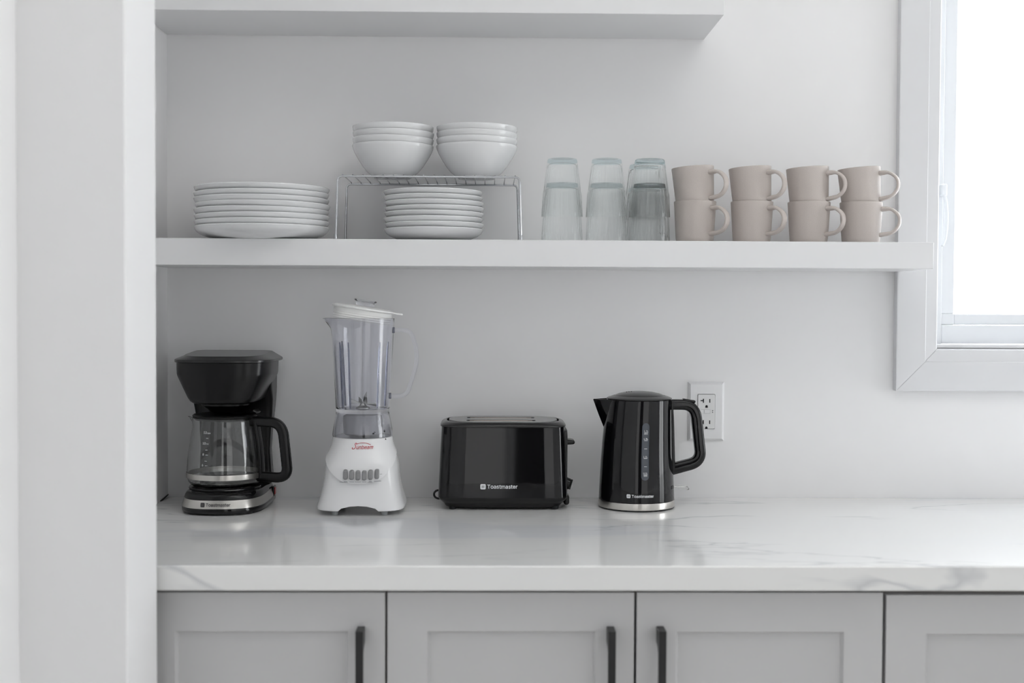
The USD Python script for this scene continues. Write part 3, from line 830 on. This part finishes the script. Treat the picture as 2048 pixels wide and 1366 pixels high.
obj('button_print', onto(cat(*sm), bl_surf()), 'gray_ink', bl, smooth=False)
# jug: clear plastic, flared foot ring below, spout on the left
def spout(v, a, r, z):
    if z > .326 and r > .03:
        t = min(1, (z - .326) / .0215)
        d = np.exp(-((np.angle(np.exp(1j * (a - math.pi)))) / .24) ** 2)
        v = v.copy(); v[:, :2] *= (1 + .27 * t ** 1.2 * d)[:, None]
    return v


jo2 = [(.0512, .1352), (.0545, .1352), (.0548, .1380), (.0536, .1480), (.0510, .1620), (.0488, .1720), (.0484, .1760), (.0484, .1815), (.0488, .1880), (.0520, .2500), (.0552, .3100), (.0562, .3300), (.0568, .3400), (.0572, .3485)]
ji2 = [(.0546, .3490), (.0542, .3400), (.0536, .3300), (.0526, .3100), (.0494, .2500), (.0462, .1890), (.0452, .1850), (0, .1838)]
fl2 = [(0, .1795), (.0450, .1785), (.0462, .1720), (.0486, .1600), (.0506, .1480), (.0512, .1352)]
jug = obj('jug', lathe(jo2 + ji2 + fl2, 128, spout), 'plastic_clear', bl, smooth=38)
for a in (-2.35, -1.98, -.86, .5, 2.5):
    rr = []
    for z in (.187, .22, .26, .296, .306):
        r0 = np.interp(z, [.1850, .2500, .3100], [.0456, .0494, .0526]); d = .0034 * min(1, (.312 - z) / .02)
        c, s = math.cos(a), math.sin(a); px, py = -s, c
        rr.append(np.array([[(r0 + .0006) * c + .0009 * px, (r0 + .0006) * s + .0009 * py, z], [(r0 + .0006) * c - .0009 * px, (r0 + .0006) * s - .0009 * py, z], [(r0 - d) * c - .0006 * px, (r0 - d) * s - .0006 * py, z], [(r0 - d) * c + .0006 * px, (r0 - d) * s + .0006 * py, z]]))
    m = loft(rr); m.fix_normals(); obj('rib', m, 'rib', jug, smooth=False)
hp3 = fillet([(.0556, 0, .3275), (.0870, 0, .3275), (.1015, 0, .2780), (.0800, 0, .2075), (.0492, 0, .2075)], [.030, .030, .024], 10)
obj('jug_handle', sweep(hp3, .0042, .0062, binormal=(0, 1, 0), sides=16, n=3), 'plastic_clear', bl)
for z in (.3272, .2078):
    obj('handle_mount', mv(rbox(-.0014, .0022, -.0045, .0045, -.0055, .0055, .0012), .0558 if z > .3 else .0496, 0, z), 'rib', bl)
nut = obj('blade_seat', lathe([(0, .1380), (.0330, .1380), (.0350, .1400), (.0360, .1620), (.0345, .1740), (.0300, .1775), (0, .1775)], 48), 'haze', bl)
hub = obj('blade', lathe([(0, .1845), (.0130, .1845), (.0128, .1862), (.0085, .1885), (.0058, .1900), (.0050, .1925), (.0030, .1955), (0, .1960)], 32), 'blade', bl, label='steel chopping blades')
def blade(pts, th=.0006):
    v = np.array(pts, float); n = np.cross(v[1] - v[0], v[2] - v[0]); n /= np.linalg.norm(n)
    return hull(np.vstack([v + n * th, v - n * th]))
for pts in ([(.002, -.004, .194), (.0085, -.004, .1935), (.0088, -.012, .205), (.0086, -.016, .2165), (.0040, -.014, .2085), (.0016, -.009, .200)],
            [(-.008, .002, .1925), (-.001, .003, .1935), (-.0035, .010, .200), (-.0092, .014, .2045), (-.0088, .009, .198)],
            [(-.004, -.004, .1937), (-.004, .004, .1937), (-.0205, .003, .1940), (-.0245, .001, .1975), (-.0250, -.001, .2030), (-.0215, -.003, .1942)],
            [(.004, -.004, .1937), (.004, .004, .1937), (.021, .003, .1937), (.0262, .001, .1920), (.0275, -.001, .1880), (.0230, -.003, .1934)]):
    obj('wing', blade(pts), 'blade', hub, smooth=False)
# lid, askew: higher on the left
LA = math.radians(8.3)
def tilt(m):
    m = rot2(m, LA, axis=(0, 1, 0)); return mv(m, .0008, 0, .3655)
lidm = lathe([(0, -.0130), (.0490, -.0225), (.0520, -.0222), (.0528, -.0200), (.0522, -.0185), (.0530, -.0165), (.0524, -.0145), (.0532, -.0125), (.0526, -.0105), (.0534, -.0085), (.0532, -.0020), (.0570, -.0010), (.0576, .0006), (.0570, .0022), (.0480, .0042), (.0300, .0052), (0, .0054)], 96)
tab = hull(np.vstack([mv(lathe([(0, -.0010), (.010, -.0010), (.0104, .0004), (.0098, .0016), (0, .0016)], 24), x, 0, 0).vertices for x in (.045, .0620)] + [[[.03, -.03, 0], [.03, .03, 0], [.03, 0, .002]]]))
lidp = obj('lid', tilt(cat(lidm, tab)), 'lid_plastic', bl)
cap = lathe([(0, .0055), (.0165, .0055), (.0168, .0120), (.0196, .0135), (.0206, .0150), (.0200, .0162), (.0120, .0166), (0, .0166)], 48)
obj('filler_cap', tilt(mv(cap, .0020, 0, 0)), 'plastic_clear', lidp, label='clear measuring cap')
# lock marks on the foot ring of the jug, arrow on the base
def ring_wrap(x, y):
    rr = np.interp(y, [.1352, .1380, .1480, .1620], [.0545, .0548, .0536, .0510]) + .0003
    a = -math.pi / 2 + x / .054
    N = np.stack([np.cos(a), np.sin(a), 0 * a], 1); return np.column_stack([N[:, :2] * rr[:, None], y]), N
def padlock(open_):
    body = sbox(-.0016, 0, .0016, .0024)
    sh_ = Point(0, .0026).buffer(.0014).difference(Point(0, .0026).buffer(.0009)).intersection(sbox(-.01, .0024, .01, .01))
    from shapely import affinity, union_all
    if open_: sh_ = affinity.translate(sh_, .0024, .0002)
    g_ = union_all([body, sh_]).buffer(.00012)
    return cat(*[trimesh.creation.extrude_polygon(q, .0004, engine='earcut') for q in getattr(g_, 'geoms', [g_])])
obj('lock_marks', onto(cat(mv(padlock(True), .0245, .1425, 0), mv(padlock(False), .0480, .1450, 0)), ring_wrap), 'dark_ink', bl, smooth=False)
obj('arrow_mark', onto(mv(trimesh.creation.extrude_polygon(Polygon([(-.0014, 0), (.0012, 0), (-.0006, .0030)]), .0004, engine='earcut'), (.0445), .1310, 0), bl_surf()), 'dark_ink', bl, smooth=False)

# ================================================================== toaster
tx, ty = .0285, -.090
to = thing('toaster', 'glossy black two-slot toaster between the blender and the kettle', 'toaster', (tx, ty, ZT))
secs = [(.0120, .1120, .0665, 7), (.0165, .1165, .0715, 7), (.0200, .1190, .0742, 6.5), (.0240, .1196, .0750, 6), (.0600, .1180, .0742, 6), (.1000, .1162, .0731, 6), (.1535, .1136, .0713, 6)]
obj('shell', loft([supe(w, d, n, z, 160) for z, w, d, n in secs]), 'gloss', to)
obj('plinth', loft([supe(w, d, 6, z, 96) for z, w, d in ((.0030, .1030, .0580), (.0050, .1060, .0610), (.0125, .1110, .0655))]), 'matte', to)
for x in (-.092, .095):
    for y in (-.05, .05):
        obj('foot', mv(lathe([(0, 0), (.0060, 0), (.0064, .0010), (.0064, .0060), (0, .0060)], 20), x, y, 0), 'gap', to)
tc = man(loft([supe(w, d, n, z, 160) for z, w, d, n in ((.1510, .1142, .0719, 6), (.1518, .1156, .0727, 6), (.1538, .1156, .0727, 5.6), (.1550, .1148, .0722, 5.2), (.1572, .1125, .0703, 4.8), (.1590, .1085, .0675, 4.4), (.1600, .1060, .0655, 4.2))]))
tc = tc - man(mv(extr(rrect(.2090, .1270, .052), .05), 0, 0, .1540))
obj('top_rim', unman(tc), 'sheen', to, smooth=35)
ins = rrect(.2010, .1250, .0510)
SX0, SX1 = -.0680, .0600
for y in (-.0300, .0260):
    ins = ins.difference(rrect(SX1 - SX0, .0260, .004, (SX0 + SX1) / 2, y))
tp = obj('top_plate', mv(extr(ins, .0065), 0, 0, .1545), 'gray_top', to, smooth=False, label='grey top plate with two bread slots')
for y in (-.0300, .0260):
    well = man(mv(extr(rrect(.1276, .0256, .004), .1), (SX0 + SX1) / 2, y, .060)) - man(mv(extr(rrect(.1250, .0230, .003), .1), (SX0 + SX1) / 2, y, .062))
    s = obj('slot_well', unman(well), 'gap', to, smooth=False)
    for yy in (-.0082, .0082):
        gp = [( -.058, y + yy, .150), (-.054, y + yy * .9, .1592), (.046, y + yy * .9, .1592), (.050, y + yy, .150)]
        obj('bread_guide', sweep(fillet(gp, .004, 4), .0012, .0030, binormal=(0, 1, 0), sides=8, n=3), 'tan_metal', s)
    obj('guide_plate', bx(-.0620, .0540, y + .0085, y + .0097, .120, .1602), 'tan_metal', s, smooth=False)
    obj('bread_rest', bx(-.056, .048, y - .003, y + .003, .148, .152), 'tan_metal', s, smooth=False)
lg = onto(toast_logo(.0068), flat_front(-.0076, -.0749, .0442, .0225))
obj('logo', lg, 'white_ink', to, smooth=False)
# end panel, lever and browning dial on the right
obj('end_panel', loft([np.column_stack([np.full(64, x), s[:, 0], s[:, 1]]) for x, s in ((.1120, supe(.050, .0600, 8, 0, 64)), (.1180, supe(.049, .0590, 8, 0, 64)))]).apply_translation([0, 0, .0850]), 'matte', to)
lv = hull(np.vstack([mv(trimesh.creation.icosphere(2, r), x, y, z).vertices for x, r, z in ((.116, .0055, .1195), (.1300, .0040, .1188)) for y in (-.013, .013)]))
obj('lever', lv, 'satin', to)
dial = rot2(lathe([(0, -.004), (.0105, -.004), (.0112, .0), (.0102, .0085), (.0090, .0098), (0, .0098)], 40), math.pi / 2, axis=(0, 1, 0))
dk = cat(dial, bx(.006, .0128, -.0018, .0018, -.0095, .0095))
obj('dial', rot2(mv(dk, .1160, -.012, .0430), .28, (.1160, -.012, .0430), (0, 1, 0)), 'satin', to)
obj('crumb_tray_end', rbox(.1120, .1225, -.045, .045, .0060, .0245, .005), 'satin', to)
th = np.linspace(-math.pi * .75, math.pi * .75, 20)
obj('cord_loop', sweep(np.stack([-.1205 - .0095 * np.cos(th) + .002, np.full(20, -.01), .0205 + .0080 * np.sin(th)], 1), .0019, sides=10, binormal=(0, 1, 0)), 'matte', to)

# ================================================================== kettle
kx, ky = .2774, -.109
ke = thing('kettle', 'glossy black electric kettle with a water gauge, in front of the outlet', 'kettle', (kx, ky, ZT))
kprof = [(.0165, .0702), (.0400, .0692), (.0865, .0668), (.1200, .0652), (.1480, .0637), (.1750, .0620), (.1950, .0606)]
shx = lambda z: .0038 * max(0.0, min(1.0, (z - .09) / .11)) ** 1.3


def ksh(v, a, r, z):
    v = v.copy(); v[:, 0] += shx(z); return v


obj('power_base', lathe([(0, 0), (.0660, 0), (.0700, .0010), (.0704, .0030), (0, .0030)], 96), 'matte', ke)
obj('steel_band', lathe([(.0600, .0030), (.0708, .0030), (.0713, .0040), (.0711, .0142), (.0706, .0150), (.0600, .0150), (.0600, .0030)], 128), 'steel', ke, label='polished steel band around the foot')
obj('body', lathe([(0, .0150), (.0695, .0150)] + [(r, z) for z, r in kprof] + [(.0601, .2000), (.0590, .2008), (0, .2008)], 128, ksh), 'gloss', ke)
obj('collar', lathe([(0, .2008), (.0596, .2008), (.0602, .2018), (.0598, .2030), (.0575, .2042), (.0482, .2072), (.0472, .2070), (.0468, .2050), (0, .2050)], 96, lambda v, a, r, z: v + [.0040, 0, 0]), 'sheen', ke)
kl = obj('lid', lathe([(0, .2050), (.0462, .2050), (.0466, .2066), (.0455, .2078), (.0380, .2108), (.0250, .2136), (.0120, .2148), (0, .2150)], 96, lambda v, a, r, z: v + [.0040, 0, 0]), 'sheen', ke)
for k in range(3):
    obj('vent', mv(lathe([(0, 0), (.0011, 0), (.0011, .0012), (0, .0012)], 10), -.0200 + .0043 * k, -.0040, .2131 + .0004 * k), 'gap', kl)
# spout: a beak with an open top
tip, base_b = np.array([-.0800, 0, .1990]), np.array([-.0600, 0, .146])
arcp = lambda r, z, w: [(-r * math.cos(t) + shx(z), r * math.sin(t), z) for t in np.linspace(-w, w, 9)]
outer = hull(np.vstack([mv(trimesh.creation.icosphere(2, .0016), *tip).vertices, mv(trimesh.creation.icosphere(1, .0012), -.0705, 0, .1720).vertices, arcp(.0598, .1995, .50), arcp(.0560, .2005, .5), arcp(.0618, .176, .30), mv(trimesh.creation.icosphere(1, .001), *(base_b)).vertices, arcp(.050, .1995, .3), [(-.050, 0, .15)]]))
inner = hull(np.vstack([[tip + [.0030, 0, .003], tip + [.004, 0, -.003]], arcp(.0585, .2030, .42), arcp(.0590, .1900, .33), [(-.0650, 0, .178)], arcp(.058, .21, .42), [tip + [.002, 0, .012]]]))
obj('spout', unman(man(outer) - man(inner)), 'gloss', ke, smooth=30)
hp4 = fillet([(.0560, 0, .1905), (.1075, 0, .1905), (.1205, 0, .0850), (.0620, 0, .0690)], [.028, .022], 12)
s_ = np.linspace(0, 1, len(hp4))
obj('handle', sweep(hp4, np.interp(s_, [0, .3, .7, 1], [.0100, .0100, .0105, .0110]), .0120, binormal=(0, 1, 0), sides=24, n=3.2), 'gloss', ke)
mp_ = np.array([(.0635 - .0010, 0, .196), (.0645, 0, .16), (.0665, 0, .10), (.0675, 0, .064)])
obj('handle_mount', sweep(mp_, .0040, .0130, binormal=(0, 1, 0), sides=16, n=3.5), 'gloss', ke)
obj('lid_release', rot2(rbox(.0840, .1080, -.0065, .0065, .1960, .2010, .0018), .16, (.09, 0, .197), (0, 1, 0)), 'satin', ke)
obj('switch_lever', hull(np.vstack([mv(trimesh.creation.icosphere(2, r), x, y, z).vertices for x, z, r in ((.0690, .0375, .0026), (.0935, .0362, .0026), (.0955, .0340, .0020)) for y in (-.0075, .0075)])), 'frost', ke, label='clear plastic switch lever')


def k_wrap(off=.0002):
    zz = [z for z, r in kprof]; rr = [r for z, r in kprof]
    def f(x, y):
        r = np.interp(y, zz, rr) + off; a = -math.pi / 2 + x / .066
        N = np.stack([np.cos(a), np.sin(a), 0 * a], 1)
        P = np.column_stack([N[:, :2] * r[:, None], y]); P[:, 0] += np.vectorize(shx)(y); return P, N
    return f


def fine(poly, h, step=.003):
    m = trimesh.creation.extrude_polygon(poly, h, engine='earcut'); v, f = trimesh.remesh.subdivide_to_size(m.vertices, m.faces, step); return tri(v, f)


gz0, gz1 = .0577, .1613
gg = fine(rrect(.0138, gz1 - gz0, .0068, .0072, (gz0 + gz1) / 2), .0007)
gw = obj('water_gauge', onto(gg, k_wrap(.0001)), 'gauge', ke, smooth=50, label='smoked window of the water gauge')
bar = lambda w, z, h=.0007: mv(trimesh.creation.box([w, h, .0003]), .0078, z, .00015)
tx_ = lambda s, h, z: mv(text(s, h, False, .0003), .0078, z, 0)
mk = [tx_('1.7L', .0030, .1452), bar(.0064, .1438), tx_('MAX', .0022, .1408), tx_('1.5L', .0030, .1312), bar(.0064, .1298), bar(.0052, .1150), tx_('1.0L', .0030, .0988), bar(.0064, .0974), bar(.0052, .0828), tx_('0.5L', .0030, .0692), bar(.0064, .0678), tx_('MIN', .0022, .0648)]
obj('scale_print', onto(cat(*mk), k_wrap(.0009)), 'white_ink', gw, smooth=False)
obj('logo', onto(mv(toast_logo(.0048), -.0008, .0290, 0), k_wrap(.0001)), 'white_ink', ke, smooth=False)
